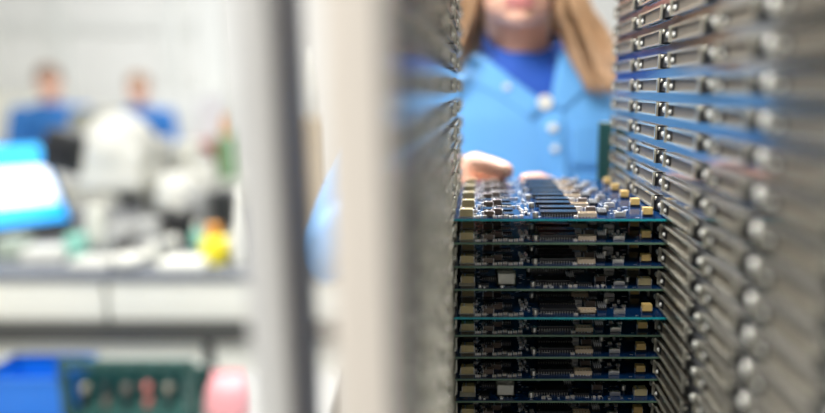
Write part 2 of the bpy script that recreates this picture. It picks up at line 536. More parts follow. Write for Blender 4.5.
ORD = ['topmost', 'second', 'third', 'fourth', 'fifth', 'sixth', 'seventh', 'eighth', 'ninth', 'tenth']
LABELS = ['blue circuit board on top of the stack, crowded components lit from above',
          'second circuit board from the top, just beneath the brightly lit board',
          'third circuit board from the top of the stack, dull green front edge',
          'fourth circuit board from the top, with a tall white connector near its left',
          'fifth circuit board from the top, with a bright teal front edge',
          'sixth circuit board from the top, just beneath the bright teal edged board',
          'seventh circuit board from the top of the stack, two below the teal edge',
          'eighth circuit board from the top, third from the bottom of the picture',
          'ninth circuit board from the top, just above the lowest visible board',
          'lowest visible circuit board, with a white connector at the bottom of the picture']
LAM, LAMB = m_laminate(FR4, 5), m_laminate(FR4B, 5)
for i in range(10):
    kindb = i in (3, 8)
    y = 0.500 + (-0.012 if i == 4 else rnd.uniform(-0.0012, 0.0012)) + (0.004 if i == 9 else 0)
    z = SLOT0 - PITCHZ * i
    lab = LABELS[i]
    if i == 8:
        lab = 'ninth circuit board from the top, white connector near the bottom of the picture'
    if i == 9:
        lab = 'tenth circuit board from the top, mostly below the lower edge of the picture'
    b = thing('circuit_board', lab, 'circuit board', (XL - 0.0018, y, z), 'circuit boards stacked in the rack')
    link('laminate', LAMB if i in (0, 4) else LAM, b)
    big, small = (LAY_B, SM_B) if kindb else (LAY_A, SM_A)
    for u in range(5):
        for kd, x, yy, rz in big:
            if i and u > 2:
                continue
            jx, jy = rnd.uniform(-0.0003, 0.0003), rnd.uniform(-0.0003, 0.0003)
            link(kd, KIND[kd], b, (x + jx, u * UNIT + yy + jy, 0), rz)
        lim = {True: (39, 20, 20, 14, 14), False: (39, 0, 0, 0, 0)}[i == 0]
        for kd, x, yy, rz in small[-lim[u]:] if lim[u] else []:
            if any(abs(x - bx) < 0.5 * KIND[bk].vertices[0].co.x * 0 + 0.005 and abs(yy - by) < 0.005 for bk, bx, by, _ in big):
                continue
            link(kd, KIND[kd], b, (x, u * UNIT + yy, 0), rz)

# ------------------------------------------------------------------ the woman behind the rack
HX, HY = 0.053, 1.035
CXB, CYB = 0.072, 1.065
SHR, SHL = Vector((CXB - 0.165, 1.065, -0.012)), Vector((CXB + 0.165, 1.065, -0.012))
ELR, ELL = Vector((-0.235, 1.00, -0.245)), Vector((0.345, 1.00, -0.255))
WRR, WRL = Vector((-0.030, 0.840, -0.112)), Vector((0.110, 0.842, -0.150))


def woman():
    w = thing('person', 'woman in light blue work coat and royal blue shirt, holding the top board', 'person', (CXB, CYB, -EYE))
    bm = bmesh.new()
    # head
    ball(bm, (HX, 1.048, 0.218), (0.074, 0.093, 0.095))
    ball(bm, (HX, 0.998, 0.176), (0.063, 0.060, 0.072))
    ball(bm, (HX, 0.992, 0.132), (0.051, 0.047, 0.036))
    ball(bm, (HX, 0.957, 0.108), (0.020, 0.017, 0.013))
    cone(bm, (HX, 0.950, 0.205), 0.009, (HX, 0.930, 0.162), 0.012, 10)
    ball(bm, (HX, 0.930, 0.161), (0.013, 0.012, 0.010))
    for s in (-1, 1):
        ball(bm, (HX + s * 0.010, 0.938, 0.158), (0.007, 0.009, 0.007))
        ball(bm, (HX + s * 0.034, 0.962, 0.165), (0.024, 0.022, 0.022))
        ball(bm, (HX + s * 0.030, 0.958, 0.213), (0.022, 0.010, 0.008))
        ball(bm, (HX + s * 0.075, 1.050, 0.190), (0.008, 0.018, 0.030))
    bmesh.ops.translate(bm, verts=bm.verts, vec=(0, 0, -0.010))
    limb(bm, [((HX, 1.062, 0.15), 0.050), ((HX + 0.006, 1.070, 0.06), 0.049), ((CXB, 1.078, -0.01), 0.058)], 20)
    # trunk
    loft(bm, [(CXB, 1.07, 0.02, 0.06, 0.045), (CXB, 1.068, -0.01, 0.13, 0.070), (CXB, CYB, -0.06, 0.158, 0.088), (CXB, CYB - 0.004, -0.15, 0.152, 0.104),
              (CXB, CYB, -0.30, 0.125, 0.090), (CXB, CYB, -0.44, 0.150, 0.104), (CXB, CYB, -0.54, 0.160, 0.108), (CXB, CYB, -0.58, 0.13, 0.09)])
    for s, sh, el, wr in ((-1, SHR, ELR, WRR), (1, SHL, ELL, WRL)):
        limb(bm, [(sh, 0.048), (sh.lerp(el, 0.5), 0.042), (el, 0.036), (el.lerp(wr, 0.35), 0.036), (wr, 0.024)])
        hip = Vector((CXB + s * 0.082, CYB, -0.53))
        limb(bm, [(hip, 0.088), (Vector((hip.x, CYB - 0.01, -0.88)), 0.055), (Vector((hip.x, CYB + 0.008, -1.02)), 0.052), (Vector((hip.x, CYB + 0.02, -1.25)), 0.034)])
        limb(bm, [(Vector((hip.x, CYB + 0.03, -1.28)), 0.032), (Vector((hip.x + s * 0.01, CYB - 0.08, -1.295)), 0.026), (Vector((hip.x + s * 0.015, CYB - 0.13, -1.30)), 0.018)])
    # right hand: thumb lies across the back corner of the board
    limb(bm, [(WRR, 0.024), (Vector((-0.014, 0.800, -0.104)), 0.024)])
    ball(bm, (-0.004, 0.778, -0.102), (0.027, 0.034, 0.020))
    limb(bm, [(Vector((-0.020, 0.795, -0.096)), 0.015), (Vector((-0.006, 0.755, -0.0865)), 0.0145), (Vector((0.010, 0.733, -0.0862)), 0.012), (Vector((0.026, 0.716, -0.0888)), 0.0100)], 12)
    for k, dx in enumerate((0.019, 0.000, -0.019, -0.037)):
        ln = (0.95, 1.0, 0.94, 0.76)[k]
        limb(bm, [(Vector((dx * 0.9 - 0.002, 0.770, -0.098)), 0.0086), (Vector((dx + 0.003, 0.748, -0.116)), 0.0080), (Vector((dx + 0.008, 0.748 - 0.026 * ln, -0.121)), 0.0073), (Vector((dx + 0.012, 0.748 - 0.044 * ln, -0.114)), 0.0064)], 10)
    # left hand: lower, mostly behind the parts on the board
    limb(bm, [(WRL, 0.024), (Vector((0.094, 0.808, -0.146)), 0.023)])
    ball(bm, (0.082, 0.785, -0.138), (0.032, 0.028, 0.018))
    limb(bm, [(Vector((0.092, 0.800, -0.130)), 0.014), (Vector((0.078, 0.768, -0.113)), 0.0125), (Vector((0.064, 0.745, -0.104)), 0.011), (Vector((0.050, 0.7275, -0.1015)), 0.0095)], 12)
    for k, dx in enumerate((0.044, 0.063, 0.082, 0.100)):
        ln = (0.95, 1.0, 0.94, 0.76)[k]
        limb(bm, [(Vector((0.080 + (dx - 0.07) * 0.9, 0.772, -0.132)), 0.0086), (Vector((dx + 0.006, 0.750, -0.128)), 0.0080), (Vector((dx + 0.002, 0.750 - 0.026 * ln, -0.127)), 0.0073), (Vector((dx - 0.002, 0.750 - 0.044 * ln, -0.116)), 0.0064)], 10)
    b2 = fuse(bm, 0.0034, 2)
    bmesh.ops.translate(b2, verts=b2.verts, vec=-w.location)
    obj('body', b2, SKIN, w)

    def child(name, bm, m, **k):
        bmesh.ops.translate(bm, verts=bm.verts, vec=-w.location)
        return obj(name, bm, m, w, **k)
    # face details
    for s in (-1, 1):
        bm = bmesh.new()
        ball(bm, (HX + s * 0.030, 0.955, 0.189), (0.0125, 0.011, 0.0058), 0)
        ball(bm, (HX + s * 0.030, 0.9452, 0.1875), (0.0048, 0.003, 0.0044), 1)
        child('eye', bm, [EYEW, IRIS])
        bm = bmesh.new(); limb(bm, [(Vector((HX + s * 0.014, 0.948, 0.207)), 0.0028), (Vector((HX + s * 0.032, 0.948, 0.2105)), 0.003), (Vector((HX + s * 0.048, 0.956, 0.206)), 0.0016)], 8); child('eyebrow', bm, HAIRD)
    bm = bmesh.new()
    for dz, hz in ((0.0035, 0.0045), (-0.0045, 0.0055)):
        ball(bm, (HX, 0.9445, 0.117 + dz), (0.022, 0.008, hz))
    child('lips', bm, LIPS)
    # shirt with a stand-up collar open at the throat
    bm = bmesh.new()
    loft(bm, [(HX + 0.008, 1.064, 0.053, 0.057, 0.056), (HX + 0.010, 1.062, 0.026, 0.068, 0.066), (CXB, 1.066, 0.002, 0.104, 0.078), (CXB, CYB, -0.05, 0.150, 0.094), (CXB, CYB - 0.004, -0.15, 0.154, 0.108), (CXB, CYB, -0.22, 0.13, 0.10)])
    b2 = fuse(bm, 0.006, 3)
    child('shirt', b2, SHIRT)
    bm = bmesh.new()
    n = 40
    rows = []
    for z, rr, lean in ((0.014, 0.072, 0.0), (0.040, 0.067, -0.003), (0.066, 0.063, -0.004), (0.090, 0.060, -0.006)):
        row = []
        for k in range(n + 1):
            a = math.radians(-90 + 24) + math.radians(360 - 48) * k / n
            front = max(0.0, -math.sin(a))
            row.append(bm.verts.new((HX + 0.012 + rr * math.cos(a), 1.066 + rr * 0.95 * math.sin(a) + lean * front, z - 0.040 * front)))
        rows.append(row)
    for r0, r1 in zip(rows, rows[1:]):
        for k in range(n):
            bm.faces.new((r0[k], r0[k + 1], r1[k + 1], r1[k])).smooth = True
    o = child('shirt_collar', bm, SHIRT)
    sm = o.modifiers.new('solid', 'SOLIDIFY'); sm.thickness = 0.0025
    # coat
    bm = bmesh.new()
    loft(bm, [(CXB - 0.006, 1.070, 0.052, 0.076, 0.074), (CXB, 1.066, 0.026, 0.098, 0.088), (CXB, 1.066, 0.004, 0.142, 0.098), (CXB, CYB, -0.045, 0.176, 0.115), (CXB, CYB - 0.004, -0.15, 0.172, 0.126), (CXB, CYB, -0.30, 0.150, 0.112),
              (CXB, CYB, -0.46, 0.172, 0.128), (CXB, CYB, -0.75, 0.195, 0.150), (CXB, CYB, -0.76, 0.19, 0.146)])
    for s, sh, el, wr in ((-1, SHR, ELR, WRR), (1, SHL, ELL, WRL)):
        e = el.lerp(wr, 0.97)
        limb(bm, [(sh + Vector((0, 0, -0.006)), 0.062), (sh.lerp(el, 0.5), 0.057), (el, 0.053), (el.lerp(wr, 0.5), 0.045), (e, 0.034)])
    b2 = fuse(bm, 0.0062, 5)
    tree = BVHTree.FromBMesh(b2)

    def front(px, py, off=0.003):
        d = at(px, py, 1.0).normalized()
        hit = tree.ray_cast(Vector((0, 0, 0)) + d * 0.88, d)
        q = hit[0] if hit[0] and hit[0].y < 1.06 else at(px, py, 1.02)
        return q - d * off
    # cut the V of the neckline cleanly out of the coat front
    apex = at(549, 106, 0.955)
    lft, rgt = at(468, 44, 0.97), at(565, 20, 0.97)
    eye0 = Vector((0, 0, 0))
    planes = []
    for q, inside in ((lft, 1), (rgt, -1)):
        nrm = (q - eye0).cross(apex - eye0).normalized()
        ref = at(535, 60, 0.96)
        if nrm.dot(ref) < 0:
            nrm = -nrm
        planes.append(nrm)
        g = b2.verts[:] + b2.edges[:] + b2.faces[:]
        bmesh.ops.bisect_plane(b2, geom=g, plane_co=eye0, plane_no=nrm)
    kill = [f for f in b2.faces if all(f.calc_center_median().dot(nv) > 0 for nv in planes) and f.calc_center_median().y < 1.075 and f.calc_center_median().z > -0.06]
    bmesh.ops.delete(b2, geom=kill, context='FACES')
    coat = child('coat', b2, COAT)

    def patch(name, pts, m, off, th, cuts=5):
        bm = bmesh.new()
        f = bm.faces.new([bm.verts.new(front(x, y, off)) for x, y in pts])
        # dense fan laid on the cloth
        bm2 = bmesh.new()
        cx, cy = sum(p[0] for p in pts) / len(pts), sum(p[1] for p in pts) / len(pts)
        ring_n = []
        dense = []
        for (ax, ay), (bx, by) in zip(pts, pts[1:] + pts[:1]):
            for k in range(6):
                dense.append((ax + (bx - ax) * k / 6, ay + (by - ay) * k / 6))
        for t in (1.0, 0.75, 0.5, 0.25):
            ring_n.append([bm2.verts.new(front(cx + (x - cx) * t, cy + (y - cy) * t, off)) for x, y in dense])
        cc = bm2.verts.new(front(cx, cy, off))
        N = len(dense)
        for a, b in zip(ring_n, ring_n[1:]):
            for k in range(N):
                bm2.faces.new((a[k], a[(k + 1) % N], b[(k + 1) % N], b[k])).smooth = True
        for k in range(N):
            bm2.faces.new((ring_n[-1][k], ring_n[-1][(k + 1) % N], cc)).smooth = True
        bm.free()
        bmesh.ops.translate(bm2, verts=bm2.verts, vec=-w.location)
        o = obj(name, bm2, m, coat)
        s_ = o.modifiers.new('solid', 'SOLIDIFY'); s_.thickness = th; s_.offset = 0
        return o
    patch('lapel', [(470, 54), (484, 57), (549, 106), (533, 121), (503, 99), (465, 80)], COAT, 0.001, 0.003)
    patch('lapel', [(564, 46), (550, 106), (562, 112), (590, 88), (588, 60)], COAT, 0.001, 0.003)
    patch('placket', [(541, 118), (562, 112), (572, 230), (550, 230)], COAT, 0.0025, 0.002)
    patch('chest_pocket', [(572, 122), (604, 122), (604, 168), (572, 168)], COAT, 0.002, 0.002)
    for (x, y, r) in ((507, 87, 0.0055), (553, 128, 0.0075), (555, 149, 0.006), (562, 205, 0.006)):
        q = front(x, y, 0.006)
        bm = bmesh.new(); ball(bm, q - w.location, (r, 0.003, r * 0.8), 0, 16, 8); o = obj('snap_button', bm, WHITEP, coat); o['label'] = 'white snap button'
    q = front(545, 102, 0.008)
    bm = bmesh.new(); cone(bm, q - w.location, 0.0105, q - w.location + Vector((0, 0.003, 0)), 0.0105, 24); o = obj('badge', bm, WHITEP, w); o['label'] = 'round white badge at the neckline'
    # hair falling over both shoulders
    r = random.Random(11)
    bm = bmesh.new()
    ball(bm, (HX, 1.050, 0.212), (0.083, 0.106, 0.101))
    cap = bm.verts[:]
    bmesh.ops.bisect_plane(bm, geom=bm.verts[:] + bm.edges[:] + bm.faces[:], plane_co=(HX, 0.965, 0.250), plane_no=(0, -1, -0.75), clear_outer=True)

    def lock(pts, rad):
        prev = None
        n = 12
        P = [Vector(p) for p in pts]
        seg = []
        for k in range(n + 1):
            t = k / n * (len(P) - 1)
            i = min(int(t), len(P) - 2)
            u = t - i
            p_1, p0, p1, p2 = P[max(i - 1, 0)], P[i], P[i + 1], P[min(i + 2, len(P) - 1)]
            seg.append(0.5 * ((2 * p0) + (p1 - p_1) * u + (2 * p_1 - 5 * p0 + 4 * p1 - p2) * u * u + (-p_1 + 3 * p0 - 3 * p1 + p2) * u ** 3))
        rows = []
        for k, c in enumerate(seg):
            rr = rad * (0.6 + 0.8 * math.sin(math.pi * min(1, k / n + 0.15))) * (1.0 if k < n else 0.25)
            rows.append([bm.verts.new(c + Vector((math.cos(a) * rr, math.sin(a) * rr, 0))) for a in (0, 1.05, 2.09, 3.14, 4.19, 5.24)])
        for a, b in zip(rows, rows[1:]):
            for k in range(6):
                bm.faces.new((a[k], a[(k + 1) % 6], b[(k + 1) % 6], b[k])).smooth = True
    for s, inner, outer, n in ((1, [(556, 4), (566, 40), (588, 92)], [(585, -10), (610, 40), (628, 88)], 70), (-1, [(474, 0), (466, 34), (458, 66)], [(446, -10), (430, 40), (420, 80)], 60)):
        for k in range(n):
            t = r.random()
            dd = r.uniform(-0.02, 0.05)
            p = [Vector((HX + s * 0.015, 1.03 + dd * 0.6, 0.306)), Vector((HX + s * (0.074 + 0.014 * t), 1.01 + dd, 0.25))]
            for (ax, ay), (bx, by), Y in zip(inner, outer, (0.985, 0.985, 0.945)):
                q = at(ax + (bx - ax) * t + r.uniform(-3, 3), ay + (by - ay) * t + r.uniform(-6, 6), Y)
                p.append(q + Vector((0, dd * (0.8 if Y > 0.95 else 0.3), 0)))
            lock(p, r.uniform(0.003, 0.0065))
    # back of the hair
    for k in range(60):
        a = math.radians(r.uniform(20, 160))
        c, sn = math.cos(a), math.sin(a)
        lock([(HX + 0.03 * c, 1.06 + 0.02 * sn, 0.306), (HX + 0.085 * c, 1.062 + 0.10 * sn, 0.24), (HX + 0.09 * c, 1.066 + 0.10 * sn, 0.12), (HX + 0.12 * c, 1.075 + 0.10 * sn, 0.02 - r.random() * 0.05)], r.uniform(0.005, 0.009))
    child('hair', bm, HAIR)
    # trousers and shoes
    bm = bmesh.new()
    loft(bm, [(CXB, CYB, -0.42, 0.150, 0.108), (CXB, CYB, -0.55, 0.172, 0.120), (CXB, CYB, -0.60, 0.15, 0.1)])
    for s in (-1, 1):
        hx = CXB + s * 0.082
        limb(bm, [(Vector((hx, CYB, -0.55)), 0.094), (Vector((hx, CYB - 0.01, -0.88)), 0.066), (Vector((hx, CYB + 0.015, -1.24)), 0.052)])
    child('trousers', fuse(bm, 0.009, 3), TROUS)
    for s in (-1, 1):
        hx = CXB + s * 0.082
        bm = bmesh.new()
        limb(bm, [(Vector((hx, CYB + 0.035, -1.276)), 0.040), (Vector((hx + s * 0.01, CYB - 0.08, -1.284)), 0.034), (Vector((hx + s * 0.015, CYB - 0.14, -1.292)), 0.026)])
        box(bm, (hx + s * 0.008, CYB - 0.05, -1.31), (0.07, 0.22, 0.02))
        child('shoe', fuse(bm, 0.007, 3), SHOE)
    return w


woman()

# ------------------------------------------------------------------ the workbench behind on the left
BZ = at(100, 275, 1.6).z
bx0, bx1 = -2.1, -0.24
by0, by1 = 1.6, 2.62
bench = thing('workbench', 'long workbench with grey top and cream drawer fronts', 'workbench', ((bx0 + bx1) / 2, (by0 + by1) / 2, -EYE))


def BR(x, y, z):
    return rel((x, y, z), bench)


bm = bmesh.new(); box(bm, BR((bx0 + bx1) / 2, (by0 + by1) / 2, BZ - 0.009), (bx1 - bx0, by1 - by0, 0.018)); obj('worktop', bm, WORKTOP, bench, bevel=0.002)
z0, z1 = at(100, 281, 1.61).z, at(100, 321, 1.61).z
xs = at(105, 300, 1.61).x
for a, b in ((bx0 + 0.02, xs - 0.006), (xs + 0.006, bx1 - 0.02)):
    bm = bmesh.new(); box(bm, BR((a + b) / 2, 1.63, (z0 + z1) / 2), (b - a, 0.03, z0 - z1)); obj('drawer_front', bm, DRAWER, bench, bevel=0.002)
z2, z3 = at(100, 339, 1.61).z, at(100, 380, 1.61).z
bm = bmesh.new(); box(bm, BR((bx0 + bx1) / 2, 1.635, (z1 + z2) / 2), (bx1 - bx0 - 0.02, 0.10, z1 - z2 - 0.001)); obj('rail', bm, mat('grey rail', (0.055, 0.055, 0.05), 0.5), bench)
for a, b in ((bx0 + 0.02, at(199, 350, 1.61).x), (at(199, 350, 1.61).x + 0.03, bx1 - 0.02)):
    bm = bmesh.new(); box(bm, BR((a + b) / 2, 1.645, (z2 + z3) / 2), (b - a, 0.03, z2 - z3)); obj('modesty_panel', bm, DRAWER, bench, bevel=0.002)
for x in (bx0 + 0.05, at(202, 350, 1.61).x, bx1 - 0.04):
    for y in (1.66, 2.55):
        bm = bmesh.new(); box(bm, BR(x, y, (BZ - 0.018 - EYE) / 2), (0.04, 0.05, EYE + BZ - 0.018)); obj('leg', bm, DARKM, bench)
bm = bmesh.new(); box(bm, BR((bx0 + bx1) / 2, 2.0, BZ - 0.035), (bx1 - bx0 - 0.1, 0.6, 0.03)); obj('frame', bm, DARKM, bench)


def lathe_thing(name, label, cat, px, Y, w_px, h, m, prof=None, group=None, base=None, cap=None):
    """round object standing on the bench; w_px = its width in the photograph"""
    q = at(px, 88, Y)
    r = w_px / FPX * Y / 2
    o = thing(name, label, cat, (q.x, Y, BZ if base is None else base), group)
    bm = bmesh.new()
    pr = prof or [(0.9, 0), (1, 0.06), (1, 0.8), (0.72, 0.92), (0.45, 1.0)]
    lathe(bm, [(r * a, h * b) for a, b in pr])
    obj('body', bm, m, o)
    if cap:
        bm = bmesh.new(); lathe(bm, [(r * 0.5, h * 0.985), (r * 0.5, h * cap[1]), (r * 0.38, h * (cap[1] + 0.03))]); obj('cap', bm, cap[0], o)
    return o


def box_thing(name, label, cat, px, Y, w_px, d, h, m, rz=0.0, base=None, lid=None, group=None):
    q = at(px, 88, Y)
    wd = w_px / FPX * Y
    o = thing(name, label, cat, (q.x, Y, BZ if base is None else base), group, rz)
    bm = bmesh.new(); box(bm, (0, 0, h / 2), (wd, d, h)); obj('body', bm, m, o, bevel=min(wd, d, h) * 0.12)
    if lid:
        bm = bmesh.new(); box(bm, (0, 0, h + 0.004), (wd * 1.04, d * 1.04, 0.012)); obj('lid', bm, lid, o, bevel=0.003)
    return o


# screen leaning back on a stand
BRc = at(69, 219, 2.0)
TRc = at(38, 144, 2.2)
v = TRc - BRc
e = Vector((v.y, -v.x, 0)).normalized()
if e.x > 0:
    e = -e
n = e.cross(v).normalized()
if n.y > 0:
    n = -n
WS = 0.46
mon = thing('monitor', 'tilted flat screen showing a white window on bright blue, on the workbench', 'monitor', (BRc + e * WS / 2 - n * 0.12 + v * 0.2).to_tuple()[:2] + (BZ,))


def quad_slab(name, a, u_, v_, u0, u1, v0, v1, d0, d1, m, parent):
    bm = bmesh.new()
    P = []
    for d in (d0, d1):
        for (uu, vv) in ((u0, v0), (u1, v0), (u1, v1), (u0, v1)):
            P.append(bm.verts.new(a + u_ * uu + v_ * vv + n * d - mon.location))
    for idx in ((0, 1, 2, 3), (4, 5, 6, 7), (0, 1, 5, 4), (1, 2, 6, 5), (2, 3, 7, 6), (3, 0, 4, 7)):
        bm.faces.new([P[k] for k in idx])
    return obj(name, bm, m, parent)


vh = v.length
vn = v.normalized()
cs = quad_slab('casing', BRc, e, vn, -0.012, WS + 0.012, -0.032, vh + 0.012, -0.03, 0.0, BLACKP, mon)
sc_ = quad_slab('screen', BRc, e, vn, 0.0, WS, 0.0, vh, 0.0005, 0.0015, SCRB, mon)
quad_slab('screen_window', BRc, e, vn, 0.006, WS - 0.02, vh * 0.22, vh * 0.68, 0.002, 0.0025, SCRW, sc_)
quad_slab('screen_toolbar', BRc, e, vn, 0.0, WS, vh * 0.88, vh * 0.96, 0.002, 0.0025, mat('lit light blue toolbar', (0.05, 0.55, 0.95), 0.4, emit=0.9), sc_)
bm = bmesh.new()
c0 = BRc + e * WS / 2 + vn * vh * 0.4 - n * 0.03 - mon.location
cone(bm, c0, 0.02, (0, 0, 0.01), 0.02, 12); ball(bm, c0, 0.03)
obj('stand', bm, BLACKP, mon)
bm = bmesh.new(); lathe(bm, [(0.10, 0), (0.10, 0.008), (0.03, 0.016)]); obj('base', bm, BLACKP, mon)

# stereo inspection viewer: white hood with a black viewing port
q = at(108, 150, 2.05)
ms = thing('inspection_viewer', 'white hooded inspection viewer with black eyepiece, beside the screen', 'microscope', (q.x, 2.12, BZ))
hz = q.z - BZ
bm = bmesh.new()
ball(bm, (0, 0, hz + 0.005), (0.112, 0.11, 0.11)); box(bm, (0.005, 0.0, hz - 0.06), (0.19, 0.18, 0.12)); ball(bm, (0.03, 0.02, hz - 0.10), (0.085, 0.09, 0.06))
obj('hood', fuse(bm, 0.008, 6), WHITEP, ms)
bm = bmesh.new(); box(bm, (-0.125, -0.05, hz - 0.005), (0.12, 0.11, 0.125), 0, Matrix.Rotation(0.25, 3, 'Y')); obj('eyepiece_housing', bm, DARKM, ms, bevel=0.012)
bm = bmesh.new(); box(bm, (-0.13, -0.108, hz - 0.005), (0.075, 0.02, 0.07), 0, Matrix.Rotation(0.25, 3, 'Y')); obj('viewing_window', bm, HOLE, ms, bevel=0.004)
bm = bmesh.new(); cone(bm, (0.04, 0.09, 0.01), 0.018, (0.04, 0.09, hz - 0.03), 0.018); obj('column', bm, GREYP, ms)
bm = bmesh.new(); box(bm, (0.02, 0.0, 0.012), (0.22, 0.26, 0.024)); obj('base', bm, GREYP, ms, bevel=0.006)
bm = bmesh.new(); lathe(bm, [(0.03, hz - 0.19), (0.042, hz - 0.15), (0.045, hz - 0.12)], (0.02, 0.0, 0)); obj('lens', bm, BLACKP, ms)

# things standing on the workbench
lathe_thing('dish', 'bright white shallow dish at the front edge of the workbench', 'dish', 113, 1.68, 36, 0.03, WHITEP, [(0.7, 0), (1, 0.9), (0.96, 1), (0.7, 0.35)])
lathe_thing('bottle', 'yellow squat bottle with orange cap on the workbench', 'bottle', 203, 1.72, 27, 0.075, YELLOW, cap=(ORANGE, 1.35))
lathe_thing('bottle', 'small mint green bottle beside the yellow bottle', 'bottle', 186, 1.80, 12, 0.075, MINT, cap=(WHITEP, 1.2))
box_thing('power_supply', 'small black box behind the mint green bottle', 'box', 171, 1.92, 22, 0.08, 0.10, BLACKP)
lathe_thing('canister', 'large white canister with rounded top in the middle of the bench clutter', 'canister', 170, 2.06, 42, 0.20, WHITEP, [(0.9, 0), (1, 0.1), (1, 0.75), (0.85, 0.9), (0.5, 1)])
lathe_thing('spool', 'white spool on the bench behind the big canister', 'spool', 150, 2.30, 30, 0.29, WHITEP, [(1, 0), (1, 0.3), (0.6, 0.35), (0.6, 0.65), (1, 0.7), (1, 1)])
lathe_thing('jar', 'white jar with grey lid right of the big canister', 'jar', 199, 2.2, 26, 0.22, WHITEP, [(1, 0), (1, 0.8), (0.8, 0.9), (0.8, 1)], cap=(GREYP, 1.1))
box_thing('meter', 'grey bench meter under the white viewer hood', 'meter', 137, 1.86, 22, 0.09, 0.09, GREYP, 0.2)
box_thing('tray', 'long cream tray right of the white dish', 'tray', 172, 1.68, 46, 0.08, 0.022, DRAWER)
lathe_thing('cone_bottle', 'pale tapering bottle beside the grey metal post', 'bottle', 235, 1.72, 22, 0.20, DRAWER, [(0.95, 0), (1, 0.05), (0.9, 0.4), (0.35, 0.9), (0.3, 1)])
box_thing('parts_box', 'white parts box at the left under the screen', 'box', 28, 1.76, 40, 0.07, 0.035, WHITEP, 0.1)
box_thing('parts_box', 'greenish grey parts box at the left end of the bench', 'box', -5, 1.80, 26, 0.07, 0.05, mat('greenish grey plastic', (0.45, 0.52, 0.42), 0.5))
box_thing('soldering_station', 'grey soldering station left of the black box', 'soldering station', 111, 1.86, 24, 0.10, 0.075, GREYP, -0.15)
lathe_thing('knob_pot', 'dark blue pot at the foot of the viewer', 'pot', 96, 1.84, 13, 0.055, mat('dark navy plastic', (0.015, 0.02, 0.06), 0.4))
box_thing('carton', 'cream carton between spool and jar', 'carton', 183, 2.40, 24, 0.1, 0.27, DRAWER, 0.3)
lathe_thing('spool', 'black wire spool between the viewer and the big white canister', 'spool', 154, 1.92, 18, 0.11, BLACKP, [(1, 0), (1, 0.2), (0.6, 0.25), (0.6, 0.75), (1, 0.8), (1, 1)])
lathe_thing('spool', 'grey wire spool in front of the black wire spool', 'spool', 146, 1.78, 18, 0.05, GREYP, [(1, 0), (1, 0.2), (0.6, 0.25), (0.6, 0.75), (1, 0.8), (1, 1)])
box_thing('tool_case', 'dark grey tool case behind the yellow bottle', 'case', 219, 2.04, 24, 0.08, 0.15, DARKM, 0.1)
box_thing('transformer', 'grey transformer block right of the big white canister', 'transformer', 191, 2.0, 18, 0.07, 0.15, GREYP, -0.2)
box_thing('tester', 'dark grey tester between the spools and the white jar', 'tester', 168, 2.54, 60, 0.08, 0.17, DARKM, 0.05)
lathe_thing('roll', 'small white tape roll left of the black box', 'tape roll', 158, 1.84, 16, 0.045, WHITEP, [(1, 0), (1, 1), (0.5, 1), (0.5, 0.6)])
box_thing('tray', 'low white tray left of the bright white dish', 'tray', 76, 1.70, 38, 0.07, 0.018, WHITEP, -0.08)
lathe_thing('jar', 'small black jar just behind the bright white dish', 'jar', 105, 1.76, 11, 0.05, BLACKP)
lathe_thing('jar', 'small cream jar behind the left end of the long cream tray', 'jar', 138, 1.74, 11, 0.045, DRAWER)
box_thing('parts_box', 'small black parts box in front of the mint green bottle', 'box', 184, 1.735, 12, 0.03, 0.03, BLACKP, 0.2)
lathe_thing('jar', 'white lidded jar on the worktop right of the yellow bottle', 'jar', 222, 1.76, 13, 0.07, WHITEP, cap=(GREYP, 1.1))
box_thing('parts_box', 'pale mint parts box at the left near the tilted screen', 'box', 60, 1.80, 18, 0.06, 0.06, MINT, 0.3)
box_thing('carton', 'small cream carton standing left of the inspection viewer', 'carton', 84, 1.90, 16, 0.05, 0.12, DRAWER, 0.1)
# seen between the two posts
box_thing('cardboard_box', 'tall narrow tan cardboard box seen between the two blurred posts', 'box', 305, 1.72, 36, 0.07, BZ * -1 - 0.075, CARD)
q = at(309, 88, 1.72)
lathe_thing('jug', 'white jug on top of the tan cardboard box', 'jug', 310, 1.72, 24, 0.16, WHITEP, [(0.9, 0), (1, 0.1), (1, 0.6), (0.5, 0.9), (0.45, 1)], base=-0.075)

# ------------------------------------------------------------------ low trolley in front of the workbench
TZ = at(60, 409, 1.33).z
tr = thing('trolley', 'low grey trolley carrying the blue bin and green board carrier', 'trolley', (-0.82, 1.3, -EYE))
bm = bmesh.new(); box(bm, (0, 0, EYE + TZ - 0.01), (1.0, 0.46, 0.02)); obj('shelf', bm, GREYP, tr, bevel=0.003)
bm = bmesh.new(); box(bm, (0, 0, 0.16), (1.0, 0.44, 0.02)); obj('shelf', bm, GREYP, tr, bevel=0.003)
for sx in (-1, 1):
    for sy in (-1, 1):
        bm = bmesh.new(); box(bm, (sx * 0.48, sy * 0.2, (EYE + TZ - 0.02 + 0.08) / 2), (0.03, 0.03, EYE + TZ - 0.02 - 0.08)); obj('leg', bm, DARKM, tr)
        bm = bmesh.new(); cone(bm, (sx * 0.48 - 0.012, sy * 0.2, 0.04), 0.04, (sx * 0.48 + 0.012, sy * 0.2, 0.04), 0.04, 18); obj('castor', bm, BLACKP, tr)

